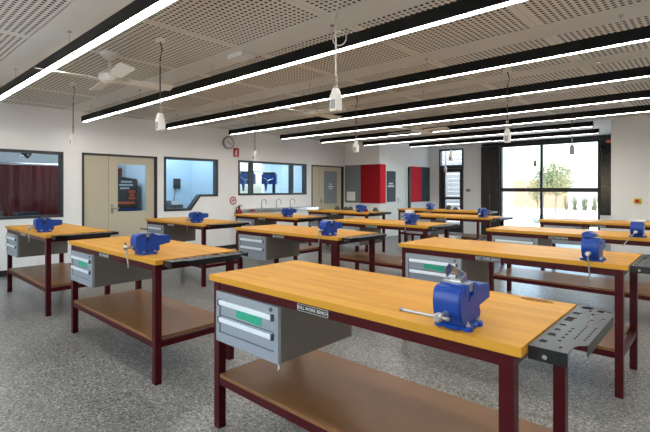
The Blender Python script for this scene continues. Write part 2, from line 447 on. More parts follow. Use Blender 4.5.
r = sroot('door_3', (XC, 11.5, 0)); o = 11.5
f = MB(); f.box(-.1, .012, D3[0]-o, D3[0]-o+.03, 0, D3[2]).box(-.1, .012, D3[1]-o-.05, D3[1]-o, 0, D3[2]).box(-.1, .012, D3[0]-o+.03, D3[1]-o-.05, D3[2]-.03, D3[2])
f.obj('door_frame', M['door_white'], r)
lf = MB().box(-.06, -.014, D3[0]-o+.033, D3[1]-o-.053, .008, D3[2]-.033).obj('door_leaf', M['door_white'], r, bevel=.003)
MB().box(-.014, -.008, 10.98-o, 11.49-o, 1.05, 1.985).obj('vision_panel', M['film_dark'], lf, smooth=False)
f = MB()
for w, z in ((.22, 1.58), (.34, 1.50)): f.box(-.0079, -.0065, 11.23-o-w/2, 11.23-o+w/2, z, z+.05)
f.obj('lettering', M['letter_white'], lf, smooth=False)
lever(lf, 11.62-o, 1.1, 1, .014)
MB_ = MB().box(XC, XC+.05, D3[1]+.06, D3[1]+.17, 0, 2.15)
struct('trim_1', MB_, M['black'])

# ------------------------------------------------------------------ far door and glazed opening
r = sroot('door_4', ((D4[0]+D4[1])/2, YF, 0)); w = (D4[1]-D4[0])/2
f = MB(); f.box(-w, -w+.05, -.012, .12, 0, D4[2]).box(w-.05, w, -.012, .12, 0, D4[2]).box(-w+.05, w-.05, -.012, .12, D4[2]-.05, D4[2]).box(-w+.05, w-.05, -.012, .12, 2.12, 2.23)
f.obj('door_frame', M['frame_dark'], r)
MB().box(-w+.05, w-.05, .05, .056, 2.23, D4[2]-.05).obj('transom_pane', M['glass'], r, smooth=False)
f = MB(); a, b = -w+.053, w-.053
f.box(a, a+.15, .02, .065, .01, 2.115).box(b-.08, b, .02, .065, .01, 2.115)
f.box(a+.15, b-.08, .02, .065, 2.0, 2.115).box(a+.15, b-.08, .02, .065, 1.09, 1.17).box(a+.15, b-.08, .02, .065, .01, .25)
lf = f.obj('door_leaf', M['black'], r, smooth=False)
MB().box(a+.15, b-.08, .04, .046, 1.17, 2.0).obj('upper_pane', M['glass'], lf, smooth=False)
MB().box(a+.15, b-.08, .04, .046, .25, 1.09).obj('lower_pane', M['glass'], lf, smooth=False)
f = MB().tube([(b-.04, .02, 1.0), (b-.04, -.04, 1.0), (b-.04, -.04, 1.3), (b-.04, .02, 1.3)], .01)
f.obj('door_handle', M['chrome'], lf)

r = sroot('window_4', ((G4[0]+G4[1])/2, YF, 0)); w = (G4[1]-G4[0])/2
f = MB(); f.box(-w, -w+.06, -.03, .1, 0, G4[2]).box(w-.07, w, -.03, .1, 0, G4[2]).box(-w+.06, w-.07, -.03, .1, G4[2]-.06, G4[2]).box(-w+.06, w-.07, -.03, .1, 0, .08)
f.obj('window_frame', M['black'], r)
mx_ = -3.88-(G4[0]+G4[1])/2
MB().box(-w+.06, w-.07, -.025, .09, 1.36, 1.47).obj('transom', M['black'], r)
MB().box(mx_-.035, mx_+.035, -.02, .085, .08, 1.36).obj('mullion', M['black'], r)
MB().box(mx_-.035, mx_+.035, -.02, .085, 1.47, G4[2]-.06).obj('mullion', M['black'], r)
for x0, x1 in ((-w+.06, mx_-.035), (mx_+.035, w-.07)):
    for z0, z1 in ((.08, 1.36), (1.47, G4[2]-.06)):
        MB().box(x0, x1, .03, .036, z0, z1).obj('pane', M['glass'], r, smooth=False)
struct('trim_2', MB().box(-5.62, -1.93, YF-.05, YF-.001, 2.772, ZC-.001), M['black'])
# black sliding panel stack left of the opening
t = thing('folding_panel', 'tall black folded door panel left of the bright glazed opening', 'door panel', (-5.36, YF, 0))
MB().box(-.27, .0, -.07, -.015, .01, 2.76).obj('panel', M['black'], t, bevel=.006)
MB().box(.006, .285, -.075, -.02, .01, 2.76).obj('panel', M['black'], t, bevel=.006)
MB().tube([(.02, -.075, .95), (.02, -.11, .95), (.02, -.11, 1.25), (.02, -.075, 1.25)], .009).obj('pull_handle', M['chrome'], t)
t = thing('side_column', 'glossy black column right of the bright glazed opening', 'column', (-2.18, YF, .75))
M['black_gloss'] = mat('glossy_black_steel', srgb(26, 30, 36), .16, noise=.1)
MB().box(-.21, .24, -.12, -.052, 0, ZC-.752).obj('casing', M['black_gloss'], t, bevel=.006)
MB().box(.02, .09, -.132, -.12, .3, 1.7).obj('cover_strip', M['frame_dark'], t, bevel=.003)
t = tag(MB().box(-2.4, -1.92, YF-.16, YF-.001, 0, .75).obj('plinth', M['wall'], bevel=.004), 'low white pier under the glossy black column', 'pier')
t = thing('door_motor', 'orange and black roller motor at the top right of the opening', 'motor', (-2.1, YF-.12, 2.64))
MB().lathe([(.05, -.16), (.06, -.15), (.06, .14), (.05, .15)], axis='x', c=(0, -.065, .16)).obj('drum', M['black'], t)
MB().box(-.15, .12, -.12, -.02, .01, .075).obj('motor_case', M['orange'], t, bevel=.008)

# ------------------------------------------------------------------ rooms behind the left wall
struct('wall_side_room_divider', MB().box(-11.6, -8.9, 4.5, 4.58, 0, ZC), M['blue_wall'])
struct('wall_side_room_divider_north', MB().box(-13.4, -8.9, 6.2, 6.3, 0, ZC), M['blue_wall'])
struct('wall_weld_room_back', MB().box(-11.7, -11.6, Y0-.15, 4.58, 0, ZC), M['wall'])
struct('wall_phone_room_back', MB().box(-10.5, -10.4, 4.58, 6.2, 0, ZC), M['blue_wall'])
mb = MB(); X3 = -11.6
mb.box(X3-.1, X3, 6.3, 8.5, 0, ZC).box(X3-.1, X3, 8.5, 9.75, 0, 1.0).box(X3-.1, X3, 8.5, 9.75, 2.5, ZC).box(X3-.1, X3, 9.75, 11.6, 0, ZC)
struct('wall_machine_room_back', mb, M['blue_wall'])
struct('wall_machine_room_end', MB().box(-11.7, -8.9, 11.6, 11.7, 0, ZC), M['blue_wall'])
struct('wall_weld_room_end', MB().box(-11.6, -8.9, Y0-.15, Y0, 0, ZC), M['wall'])
r = sroot('window_5', (X3-.05, 9.125, 1.0))
f = MB(); f.box(-.04, .055, -.62, -.56, 0, 1.5).box(-.04, .055, .56, .62, 0, 1.5).box(-.04, .055, -.56, .56, 0, .06).box(-.04, .055, -.56, .56, 1.44, 1.5)
f.obj('window_frame', M['white_plastic'], r)
MB().box(-.03, .045, -.56, .56, .98, 1.06).obj('transom', M['white_plastic'], r)
MB().box(-.03, .045, -.04, .04, .06, .98).obj('mullion', M['white_plastic'], r)
MB().box(0, .006, -.56, .56, .06, 1.44).obj('pane', M['glass'], r, smooth=False)
struct('wall_machine_room_outer', MB().box(-13.5, -13.4, Y0-.15, 6.3, 0, ZC), M['wall'])

# welding curtain behind window 1
t = thing('welding_curtain', 'maroon strip curtain hanging in the dim room behind the left window', 'curtain', (-10.4, 0, 0))
mb = MB(); ny = 210; rows = []
for zz in (.25, 1.93):
    rows.append([mb.bm.verts.new((.05*math.sin(i*.72)+.02*math.sin(i*1.9), -1.7+i*6.1/ny, zz)) for i in range(ny+1)])
for i in range(ny): mb.bm.faces.new((rows[0][i], rows[0][i+1], rows[1][i+1], rows[1][i]))
bmesh.ops.solidify(mb.bm, geom=mb.bm.faces[:], thickness=.004)
mb.obj('fabric', M['curtain'], t)
MB().tube([(0, -1.75, 1.96), (0, 4.4, 1.96)], .016).obj('rail', M['chrome'], t)
for i, (y, x) in enumerate(((1.15, -9.7), (2.05, -9.75))):
    pts = [(x-.35, y-.25, 2.865), (x-.35, y-.25, 2.7), (x-.25, y-.2, 2.5), (x, y-.02, 2.35), (x+.15, y+.16, 2.22), (x+.2, y+.32, 2.1)]
    tag(MB().tube(pts, [.085, .085, .085, .085, .085, .12], 14).obj('extraction_duct', M['dark_box']),
        ('left' if i == 0 else 'right')+' black fume duct above the maroon curtain behind the window', 'duct', 'fume ducts behind the left window')
t = thing('steel_bench', 'dark steel bench along the window inside the dim curtained room', 'bench', (-9.45, 1.3, 0))
MB().box(-.3, .3, -1.5, 1.5, .86, .92).obj('benchtop', M['dark_box'], t, bevel=.005)
for y in (-1.4, 0, 1.4):
    MB().box(-.28, .28, y-.03, y+.03, 0, .86).obj('leg', M['dark_box'], t)
for i, (y, h, w_) in enumerate(((-.1, .2, .2), (.35, .13, .45), (.95, .1, .35))):
    tag(MB().box(-9.6, -9.3, 1.3+y-w_/2, 1.3+y+w_/2, .921, .92+h).obj('machine_box', M['dark_box' if i != 1 else 'steel_dark'], bevel=.015),
        ['tall dark box on the steel bench behind the left window', 'wide dark box on the steel bench behind the left window', 'low dark box on the right of the bench behind the left window'][i], 'box', 'boxes in the dim room')
tag(MB().lathe([(.03, 0), (.05, .01), (.018, .03), (.02, .17), (.045, .19), (.045, .23), (.01, .24)], c=(-9.35, 1.0, .921)).obj('gas_torch', M['chrome']), 'small bright steel fitting standing on the bench behind the left window', 'fitting')

# dark display cabinet seen through the door glass
t = thing('welding_machine', 'dark sloped machine with white and orange lettering seen through the door glass', 'machine', (-9.75, 4.06, 0), math.radians(0))
MB().prism([(-.28, 1.02), (.33, 1.02), (.33, 1.66), (-.1, 1.72)], -.2, .2).obj('hood', M['dark_box'], t, bevel=.02)
MB().box(-.3, .3, -.4, .38, .0, .95).obj('cabinet', M['dark_box'], t, bevel=.01)
MB().box(-.26, .26, -.36, .36, .951, 1.02).obj('blue_base', M['machine_blue'], t, bevel=.01)
f = MB()
for w_, z, c_ in ((.24, 1.58, .08), (.3, 1.51, .07), (.2, 1.44, .04)): f.box(.2005, .204, c_-w_/2, c_+w_/2, z, z+.04)
f.obj('lettering', M['letter_white'], t, smooth=False)
f = MB()
for w_, z, c_ in ((.14, 1.36, .2), (.1, 1.29, .2), (.14, 1.22, .2), (.4, 1.12, .06)): f.box(.2005, .204, c_-w_/2, c_+w_/2, z, z+.05)
f.obj('warning_lettering', M['letter_orange'], t, smooth=False)

# phone room
t = thing('wall_phone', 'black wall phone with hanging cord on the pale blue wall', 'phone', (-10.4, 5.79, 1.58))
MB().box(.0, .05, -.09, .09, -.13, .13).obj('base', M['phone'], t, bevel=.012)
MB().prism([(-.13, .05), (-.13, .1), (-.08, .1), (-.06, .075), (.06, .075), (.08, .1), (.13, .1), (.13, .05)], -.075, -.02, 'y', Matrix.Rotation(-PI/2, 4, 'Y')).obj('handset', M['phone'], t, bevel=.008)
pts = [(.06+.012*math.cos(i*1.3), -.06-.05*math.sin(PI*i/40)+.012*math.sin(i*1.3), -.13-.33*math.sin(PI*i/40)) for i in range(41)]
MB().tube(pts, .006, 6).obj('cord', M['phone'], t)
tag(MB().box(-9.6, -9.2, 4.72, 5.0, 0, 1.18).obj('filing_cabinet', M['felt_grey'], bevel=.01), 'grey cabinet low in the corner of the phone room', 'cabinet')
tag(MB().box(-10.38, -10.0, 5.3, 5.75, 0, 1.05).obj('storage_box', M['carcass'], bevel=.01), 'low grey cupboard under the wall phone', 'cupboard')
tag(MB().box(-10.3, -10.05, 5.42, 5.66, 1.051, 1.14).obj('carton', M['white_plastic'], bevel=.01), 'small white carton on the cupboard under the wall phone', 'carton')

# machine room: two blue drill presses
def drill(name_loc, label):
    t = thing('drill_press', label, 'drill press', name_loc, math.radians(-50), 'drill presses behind the long window')
    MB().box(-.16, .16, -.22, .22, 0, .06).obj('base', M['steel_dark'], t, bevel=.01)
    MB().tube([(0, .1, .06), (0, .1, 1.6)], .045, 14).obj('column', M['dark_box'], t)
    MB().box(-.15, .15, -.24, .18, 1.58, 1.87).obj('head', M['machine_blue'], t, bevel=.04)
    MB().tube([(0, -.14, 1.58), (0, -.14, 1.38)], [.05, .02], 12).obj('spindle', M['machine_blue'], t)
    MB().box(-.17, .17, -.26, .06, 1.0, 1.03).obj('table', M['steel_dark'], t, bevel=.005)
    f = MB()
    for k in range(3):
        a_ = k*2*PI/3+.4; f.tube([(.15, -.05, 1.68), (.2, -.05+.16*math.cos(a_), 1.68+.16*math.sin(a_))], .008, 8)
    f.obj('feed_lever', M['chrome'], t)
    MB().box(-.12, .12, -.2, .14, 1.875, 1.93).obj('belt_cover', M['dark_box'], t, bevel=.01)
drill((-9.85, 7.68, 0), 'left of two blue drill presses seen through the long window')
drill((-9.85, 8.5, 0), 'right of two blue drill presses seen through the long window')
# lamps of the side rooms; far drill room one is added to brighten it
for i, (x, y, sx, sy, e, lab) in enumerate(((-9.7, 5.35, .6, .6, 22, 'square ceiling lamp of the pale blue phone room'), (-10.3, 7.6, 1.0, 1.6, 11, 'ceiling lamp over the drill presses'), (-10.0, 10.2, 1.0, 1.6, 11, 'added unseen lamp brightening the far end of the drill press room'), (-9.6, 3.2, 1.0, 1.0, 10, 'small ceiling lamp of the curtained welding room'), (-9.3, 1.4, .4, 1.6, 10, 'narrow ceiling lamp over the bench of the curtained room'))):
    t = thing('room_lamp', lab, 'ceiling lamp', (x, y, ZC))
    MB().box(-sx/2, sx/2, -sy/2, sy/2, -.05, -.001).obj('housing', M['white_plastic'], t, bevel=.004)
    MB().box(-sx/2+.03, sx/2-.03, -sy/2+.03, sy/2-.03, -.056, -.0505).obj('diffuser', emit_mat('room_lamp_%d' % i, (.86, .94, 1, 1), e), t, smooth=False)

# ------------------------------------------------------------------ wall fittings
t = thing('wall_clock', 'round wall clock with pale dial high on the left wall', 'clock', (XW, 6.21, 2.55))
MB().lathe([(.15, 0), (.155, .01), (.155, .04), (.135, .05), (.132, .04)], axis='x', seg=36).obj('rim', M['grey_plastic'], t)
MB().lathe([(.131, .0402), (.131, .042)], axis='x', seg=36).obj('dial', M['white_plastic'], t)
f = MB()
for k in range(12):
    a_ = k*PI/6; f.box(.0421, .044, -.005, .005, .095, .122, Matrix.Rotation(a_, 4, 'X'))
f.obj('hour_marks', M['phone'], t, smooth=False)
MB().box(.0441, .046, -.006, .005, -.015, .075, Matrix.Rotation(math.radians(52), 4, 'X')).obj('hour_hand', M['phone'], t)
MB().box(.0462, .048, -.005, .004, -.02, .11, Matrix.Rotation(math.radians(-120), 4, 'X')).obj('minute_hand', M['phone'], t)
# red extinguisher location sign
t = thing('extinguisher_sign', 'red rectangular sign with white pictogram under the wall clock', 'sign', (XW, 6.45, 2.33))
MB().box(.001, .006, -.085, .085, -.11, .11).obj('board', M['red_sign'], t, smooth=False)
f = MB(); f.box(.0061, .0075, -.025, .025, -.06, .035).box(.0061, .0075, -.012, .012, .04, .06).box(.0061, .0075, .012, .045, .05, .062).box(.0061, .0075, -.06, .06, -.09, -.078)
f.obj('pictogram', M['letter_white'], t, smooth=False)
t = thing('round_sign', 'round red and white sign above the fire extinguisher', 'sign', (XW, 6.36, 1.16))
MB().lathe([(.1, .001), (.1, .006)], axis='x', seg=32).obj('board', M['red_sign'], t)
MB().lathe([(.074, .0061), (.074, .0075)], axis='x', seg=32).obj('white_field', M['letter_white'], t)
f = MB().box(.0076, .009, -.045, .045, -.012, .012, Matrix.Rotation(.3, 4, 'X')).box(.0076, .009, -.015, .03, .02, .045)
f.obj('pictogram', M['red_sign'], t, smooth=False)
t = thing('fire_extinguisher', 'red fire extinguisher hung on the left wall behind the benches', 'fire extinguisher', (XW+.1, 6.47, .52))
MB().lathe([(.05, 0), (.072, .012), (.075, .04), (.075, .36), (.06, .41), (.028, .44), (.026, .46)], seg=24).obj('cylinder', M['red_ext'], t)
f = MB().lathe([(.024, .46), (.024, .5), (.016, .52)], seg=14).box(-.012, .012, -.02, .1, .5, .512).box(-.01, .01, -.02, .09, .53, .54)
f.obj('valve', M['phone'], t)
MB().tube([(0, -.02, .49), (.0, -.08, .48), (.02, -.1, .36), (.03, -.09, .15)], .011, 8).obj('hose', M['phone'], t)
MB().lathe([(.0755, .15), (.0765, .152), (.0765, .28), (.0755, .282)], seg=24).obj('paper_label', M['letter_white'], t)
MB().box(-.099, -.076, -.03, .03, .2, .4).obj('bracket', M['frame_dark'], t)

# pin boards on the store block
BZ0, BZ1 = 1.02, 2.175
t = tag(MB().box(XW+.005, -8.125, YB-.022, YB-.001, BZ0, BZ1).obj('pin_board', M['felt_grey'], bevel=.003), 'grey pin board beside the cream door holding a white sheet', 'pin board')
t = tag(MB().box(-8.12, XC+.022, YB-.024, YB-.001, BZ0, BZ1).obj('pin_board', M['felt_maroon'], bevel=.003), 'dark red pin board beside the grey one on the block front', 'pin board')
t = tag(MB().box(XC+.001, XC+.022, YB+.002, D3[0]-.02, BZ0, BZ1).obj('pin_board', M['felt_red'], bevel=.003), 'narrow red pin board around the block corner, daylight painted into its red', 'pin board')  # lighter red than the block front board: daylight put into the colour
t = tag(MB().box(XC+.001, XC+.022, 12.3, 12.98, BZ0, BZ1).obj('pin_board', M['felt_red'], bevel=.003), 'bright red pin board right of the pale door on the block', 'pin board')
t = tag(MB().box(XC+.001, XC+.022, 12.985, 13.56, BZ0, BZ1).obj('pin_board', M['felt_dark'], bevel=.003), 'charcoal pin board in the corner next to the far wall', 'pin board')
tag(MB().box(-8.66, -8.33, YB-.026, YB-.0225, 1.08, 1.36).obj('notice', M['paper'], smooth=False), 'white sheet pinned low on the grey pin board', 'paper')
t = thing('light_switch', 'small grey switch plate on the far wall right of the glazed door', 'switch', (-6.08, YF, 1.40))
MB().box(-.07, .07, -.012, -.001, -.045, .045).obj('plate', M['grey_plastic'], t, bevel=.003)
for dx in (-.03, .03): MB().box(dx-.012, dx+.012, -.017, -.012, -.02, .02).obj('rocker', M['frame_dark'], t)
t = thing('emergency_stop', 'round yellow emergency stop button on the right white wall', 'button', (-1.23, YR, 1.21))
MB().box(-.06, .06, -.05, -.001, -.05, .05).obj('box', M['yellow'], t, bevel=.012)
MB().lathe([(.02, -.05), (.02, -.07), (.036, -.075), (.036, -.09), (.02, -.098)], axis='y', seg=20).obj('push_button', M['red_knob'], t)
t = tag(MB().box(-1.10, -.98, YR-.012, YR-.001, 1.14, 1.22).obj('wall_socket', M['white_plastic'], bevel=.003), 'white wall plate to the right of the emergency stop', 'socket')

# sink trough with three gooseneck taps under the long window
t = thing('sink_bench', 'white wash trough along the left wall under the long window', 'sink', (XW, 7.75, 0))
MB().box(.016, .5, -1.05, 1.05, .12, .88).obj('cabinet', M['sink'], t, bevel=.004)
f = MB().box(.001, .53, -1.08, 1.08, .88, .9).box(.001, .1, -1.08, 1.08, .9, .95).box(.5, .53, -1.08, 1.08, .9, .95).box(.1, .5, -1.08, -1.05, .9, .95).box(.1, .5, 1.05, 1.08, .9, .95)
f.obj('trough', M['chrome'], t)
for i, y in enumerate((-.55, -.05, .45)):
    g_ = thing('tap', ['left gooseneck tap over the wash trough', 'middle gooseneck tap over the wash trough', 'right gooseneck tap over the wash trough'][i], 'tap', (XW+.06, 7.75+y, .951), 0, 'gooseneck taps')
    pts = [(0, 0, 0), (0, 0, .14)]+[(.09-.09*math.cos(a_), 0, .14+.09*math.sin(a_)) for a_ in (.4, .8, 1.2, 1.6, 2.0, 2.4, 2.8)]+[(.18, 0, .1)]
    MB().tube(pts, .011, 10).obj('spout', M['chrome'], g_)
    MB().lathe([(.024, 0), (.024, .02), (.014, .03)], seg=14).obj('base', M['chrome'], g_)
    MB().tube([(0, 0, .05), (0, .05, .065)], .007, 8).obj('lever', M['chrome'], g_)

# ------------------------------------------------------------------ strip lights
ORD = ['nearest', 'second nearest', 'third nearest', 'fourth nearest', 'fifth nearest', 'sixth nearest', 'seventh nearest', 'farthest']
ZB, LH = 2.625, .10
for i, (yl, x0, x1) in enumerate(LIGHTS):
    t = thing('strip_light', 'long black strip light with white glowing underside, %s of the parallel row' % ORD[i], 'ceiling light', ((x0+x1)/2, yl, ZC), 0, 'strip lights in parallel rows')
    h = (x1-x0)/2; zb = ZB-ZC
    f = MB().box(-h, h, -.041, .041, zb+.012, zb+LH).box(-h, h, -.041, -.036, zb, zb+.012).box(-h, h, .036, .041, zb, zb+.012).box(-h, -h+.01, -.036, .036, zb, zb+.012).box(h-.01, h, -.036, .036, zb, zb+.012)
    f.obj('housing', M['lamp_black'], t, smooth=False)
    MB().box(-h+.01, h-.01, -.0355, .0355, zb+.006, zb+.0115).obj('diffuser', M['lamp'], t, smooth=False)
    n = max(2, int(2*h/1.9)+1)
    for k in range(n):
        x = -h+.35+k*(2*h-.7)/(n-1)
        MB().tube([(x, 0, zb+LH-.002), (x, 0, -.012)], .003, 6).lathe([(.018, -.012), (.018, -.0005)], c=(x, 0, 0), seg=10).obj('suspension_wire', M['chrome'], t)

# ------------------------------------------------------------------ ceiling fans
def fan(x, y, label, rot=0):
    t = thing('ceiling_fan', label, 'fan', (x, y, ZC), rot, 'white ceiling fans')
    MB().lathe([(.095, -.001), (.09, -.03), (.04, -.07), (.02, -.075)], seg=24).obj('canopy', M['white_plastic'], t)
    MB().tube([(0, 0, -.06), (0, 0, -.2)], .014, 10).obj('rod', M['white_plastic'], t)
    MB().lathe([(.03, -.19), (.085, -.205), (.11, -.235), (.11, -.27), (.08, -.3), (.02, -.31)], seg=28).obj('motor', M['white_plastic'], t)
    for k in range(4):
        mtx = Matrix.Rotation(k*PI/2, 4, 'Z') @ Matrix.Translation((0, 0, -.27)) @ Matrix.Rotation(math.radians(-14), 4, 'X')
        b_ = MB().prism([(.17, -.06), (.62, -.075), (.66, -.06), (.66, .06), (.62, .075), (.17, .06)], -.004, .004, 'z', mtx)
        b_.box(.07, .2, -.02, .02, -.012, -.0045, mtx)
        b_.obj('blade', M['white_plastic'], t)
fan(-4.74, 1.88, 'white ceiling fan nearest the camera, hanging past the first strip light', math.radians(-8))
fan(-4.62, 4.8, 'white ceiling fan over the middle benches, between third and fourth strip lights')
fan(-4.5, 7.72, 'white ceiling fan farthest from the camera, near the fifth strip light')
t = thing('wireless_unit', 'flat white box fixed to the plain ceiling band near the second strip light', 'ceiling unit', (-3.75, 2.83, ZC), 0)
MB().box(-.12, .12, -.085, .085, -.05, -.006).obj('case', M['white_plastic'], t, bevel=.015)
MB().box(-.05, .05, -.04, .04, -.006, -.0005).obj('mount', M['grey_plastic'], t)

# ------------------------------------------------------------------ hanging power outlets
def pendant(x, y, label, zbox=2.05, dark=False, cab='cable', coil=False):
    t = thing('power_pendant', label, 'power pendant', (x, y, ZC), 0, 'hanging power outlets')
    mB = M['grey_plastic'] if dark else M['white_plastic']
    MB().box(-.04, .04, -.03, .03, -.03, -.0005).obj('ceiling_plate', M['white_plastic'], t, bevel=.004)
    L_ = ZC-zbox
    pts = [(0, 0, -.025), (.02, .01, -.1), (.0, 0, -.2)]+[(0, 0, -.2-(L_-.35)*k/6) for k in range(1, 7)]
    MB().tube(pts, .006, 8).obj('cable', M[cab], t)
    if coil:
        pts = [(.035+.045*math.sin(2*PI*k/24), .02*math.sin(2*PI*k/24), -L_+.36+.05*(1-math.cos(2*PI*k/24))) for k in range(25)]
        MB().tube(pts, .004, 6).obj('cable_loop', M['cable_white'], t)
    f = MB(); pts = [(.012*math.cos(k*1.1), .012*math.sin(k*1.1), -L_+.16-.003*k) for k in range(40)]
    f.tube(pts, .004, 6); f.obj('spring', M['chrome'], t)
    f = MB().box(-.033, .033, -.033, .033, -L_-.10, -L_+.02).prism([(-.033, -L_+.02), (.033, -L_+.02), (.014, -L_+.065), (-.014, -L_+.065)], -.025, .025, 'y')
    f.obj('outlet_box', mB, t, bevel=.006)
    for s_ in (-1, 1): MB().box(-.02, .02, s_*.034-.002, s_*.034+.002, -L_-.085, -L_-.02).obj('socket', M['grey_plastic'], t, bevel=.001)
pendant(-6.45, 2.08, 'white power pendant on black cable between the dim window and cream door', 2.13)
pendant(-3.93, 2.02, 'white power pendant hanging left of centre between second and third strip lights', 2.1)
pendant(-2.03, 2.36, 'large white power pendant on pale cable nearest the camera, near the picture centre', 2.1, cab='cable_white', coil=True)
pendant(-4.07, 5.2, 'white power pendant above the red pin boards behind the largest pendant', 2.1)
pendant(-6.62, 5.32, 'small white power pendant hanging in front of the long wall window', 2.1)
pendant(-1.9, 5.34, 'white power pendant with looped lead left of the glazed opening', 2.1, coil=True)
pendant(-1.80, 7.92, 'grey power pendant against the right half of the bright glazed opening', 2.1, dark=True)
pendant(-3.98, 8.12, 'pale power pendant hanging before the glazed far door', 2.1)
pendant(-3.46, 11.62, 'dark power pendant against the left half of the bright glazed opening', 2.1, dark=True)
pendant(-6.0, 11.9, 'pale power pendant lowest and farthest, before the left edge of the far door', 2.05)

# ------------------------------------------------------------------ workbenches
TH = .925
def make_bench(L=1.83, label='', loc=(0, 0, 0)):
    W = .735
    t = thing('workbench', label, 'workbench', loc, 0, 'timber topped steel workbenches')
    MB().box(0, L, 0, W, TH-.034, TH).obj('worktop', M['wood'], t, bevel=.003)
    for x in (.03, L-.08):
        for y in (.016, W-.066): MB().box(x, x+.05, y, y+.05, 0, TH-.0345).obj('leg', M['steel_red'], t, bevel=.003)
    for y in (.02, W-.06):
        MB().box(.081, L-.081, y, y+.04, TH-.085, TH-.0345).obj('top_rail', M['steel_red'], t, bevel=.002)
        MB().box(.081, L-.081, y, y+.04, .268, .312).obj('lower_rail', M['steel_red'], t, bevel=.002)
    for x in (.035, L-.075):
        MB().box(x, x+.04, .067, W-.067, TH-.085, TH-.0345).obj('top_rail', M['steel_red'], t, bevel=.002)
        MB().box(x, x+.04, .067, W-.067, .268, .312).obj('lower_rail', M['steel_red'], t, bevel=.002)
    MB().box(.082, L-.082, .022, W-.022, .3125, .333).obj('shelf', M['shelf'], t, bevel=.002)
    # drawer unit: carcass, two drawers, two bar handles, lock, green tape
    x0, x1, y0, y1, z0, z1 = .082, .635, -.004, .60, .545, TH-.0865
    c = MB()
    c.box(x0, x1, y0+.02, y1, z0, z1)
    cab = c.obj('drawer_unit', M['carcass'], t, bevel=.002)
    fr = MB(); b = .032
    fr.box(x0, x1, y0, y0+.0195, z1-.04, z1).box(x0, x1, y0, y0+.0195, z0, z0+.055).box(x0, x0+b, y0, y0+.0195, z0+.055, z1-.04).box(x1-b, x1, y0, y0+.0195, z0+.055, z1-.04)
    fr.obj('front_frame', M['drawer_grey'], cab)
    zm = (z0+.055+z1-.04)/2
    for k, (a, e) in enumerate(((zm+.003, z1-.042), (z0+.058, zm-.003))):
        MB().box(x0+b+.003, x1-b-.003, y0+.008, y0+.0195, a, e).obj('drawer', M['drawer_grey'], cab, bevel=.002)
        MB().prism([(y0+.0075, e-.004), (y0-.012, e-.004), (y0-.014, e-.012), (y0-.012, e-.03), (y0-.004, e-.032), (y0+.0075, e-.02)], x0+b+.004, x1-b-.004).obj('bar_handle', M['handle'], cab)
        for sx in (x0+b+.001, x1-b-.012): MB().box(sx, sx+.011, y0-.0155, y0+.007, e-.034, e-.002).obj('end_cap', M['steel_dark'], cab)
    MB().lathe([(.011, y0-.006), (.011, y0)], c=(x1-.055, 0, z1-.02), axis='y', seg=14).obj('lock', M['steel_dark'], cab)
    e = z1-.042
    g = MB().box(x0+.19, x0+.29, y0+.0055, y0+.0078, e-.082, e-.036).box(x0+.305, x0+.41, y0+.0055, y0+.0078, e-.088, e-.038)
    g.prism([(x0+.28, e-.05), (x0+.315, e-.042), (x0+.325, e-.07), (x0+.3, e-.086)], y0+.0045, y0+.0078, 'y')
    g.obj('green_label', M['green'], cab, smooth=False)
    # slotted tool tray at the right end
    tr = MB(); bm = tr.bm
    outer = [(L+.002, .062), (L+.122, .062), (L+.123, .14), (L+.13, .165), (L+.146, .178), (L+.154, .19), (L+.154, .655), (L+.146, .7), (L+.12, .755), (L+.10, .768), (L+.002, .768)]
    def loop(pts):
        vs = [bm.verts.new((p[0], p[1], TH-.006)) for p in pts]
        return [bm.edges.new((vs[i], vs[(i+1) % len(vs)])) for i in range(len(vs))]
    es = loop(outer)
    def circ(cx, cy, rx, ry, n=14): return [(L+cx+rx*math.cos(2*PI*k/n), cy+ry*math.sin(2*PI*k/n)) for k in range(n)]
    def rect(cx, cy, rx, ry): return [(L+cx-rx, cy-ry), (L+cx+rx, cy-ry), (L+cx+rx, cy+ry), (L+cx-rx, cy+ry)]
    for q in ((.045, .725, .024, .02), (.112, .70, .026, .02)): es += loop(circ(*q))
    for q in ((.032, .60, .017, .018), (.032, .49, .017, .034), (.03, .235, .012, .016), (.028, .14, .011, .016), (.085, .60, .005, .032), (.10, .5, .005, .034), (.132, .56, .005, .022)): es += loop(rect(*q))
    for q in ((.03, .385, .012, .013), (.03, .31, .011, .012)): es += loop(circ(*q))
    for cy in (.36, .315, .27, .225, .18): es += loop(circ(.07, cy, .006, .008, 8))
    for cy in (.42, .39, .36, .33, .30, .27, .24):
        es += loop(circ(.103, cy, .004, .006, 8)); es += loop(circ(.134, cy, .005, .007, 8))
    es += loop(circ(.065, .68, .007, .01, 8)); es += loop(circ(.09, .11, .006, .008, 8))
    bmesh.ops.triangle_fill(bm, use_beauty=True, use_dissolve=False, edges=es)
    bmesh.ops.recalc_face_normals(bm, faces=bm.faces[:])
    bmesh.ops.solidify(bm, geom=bm.faces[:], thickness=.003)
    tr.box(L+.002, L+.122, .0615, .0645, TH-.052, TH-.0075)
    tr.box(L+.002, L+.005, .066, .768, TH-.052, TH-.0095)
    tr.box(L+.151, L+.154, .19, .655, TH-.045, TH-.0075)
    tr.box(L+.005, L+.10, .765, .768, TH-.045, TH-.0095)
    tray = tr.obj('tool_tray', M['tray'], t, smooth=False)
    MB().lathe([(.008, .056), (.008, .0615)], c=(L+.055, 0, TH-.033), axis='y', seg=12).obj('bolt', M['chrome'], tray)
    # support leg under the tray is the bench leg; name plate on the front rail
    px = .86
    np_ = MB().box(px-.105, px+.105, .0155, .0195, TH-.08, TH-.045).obj('nameplate', M['plate'], t, smooth=False)
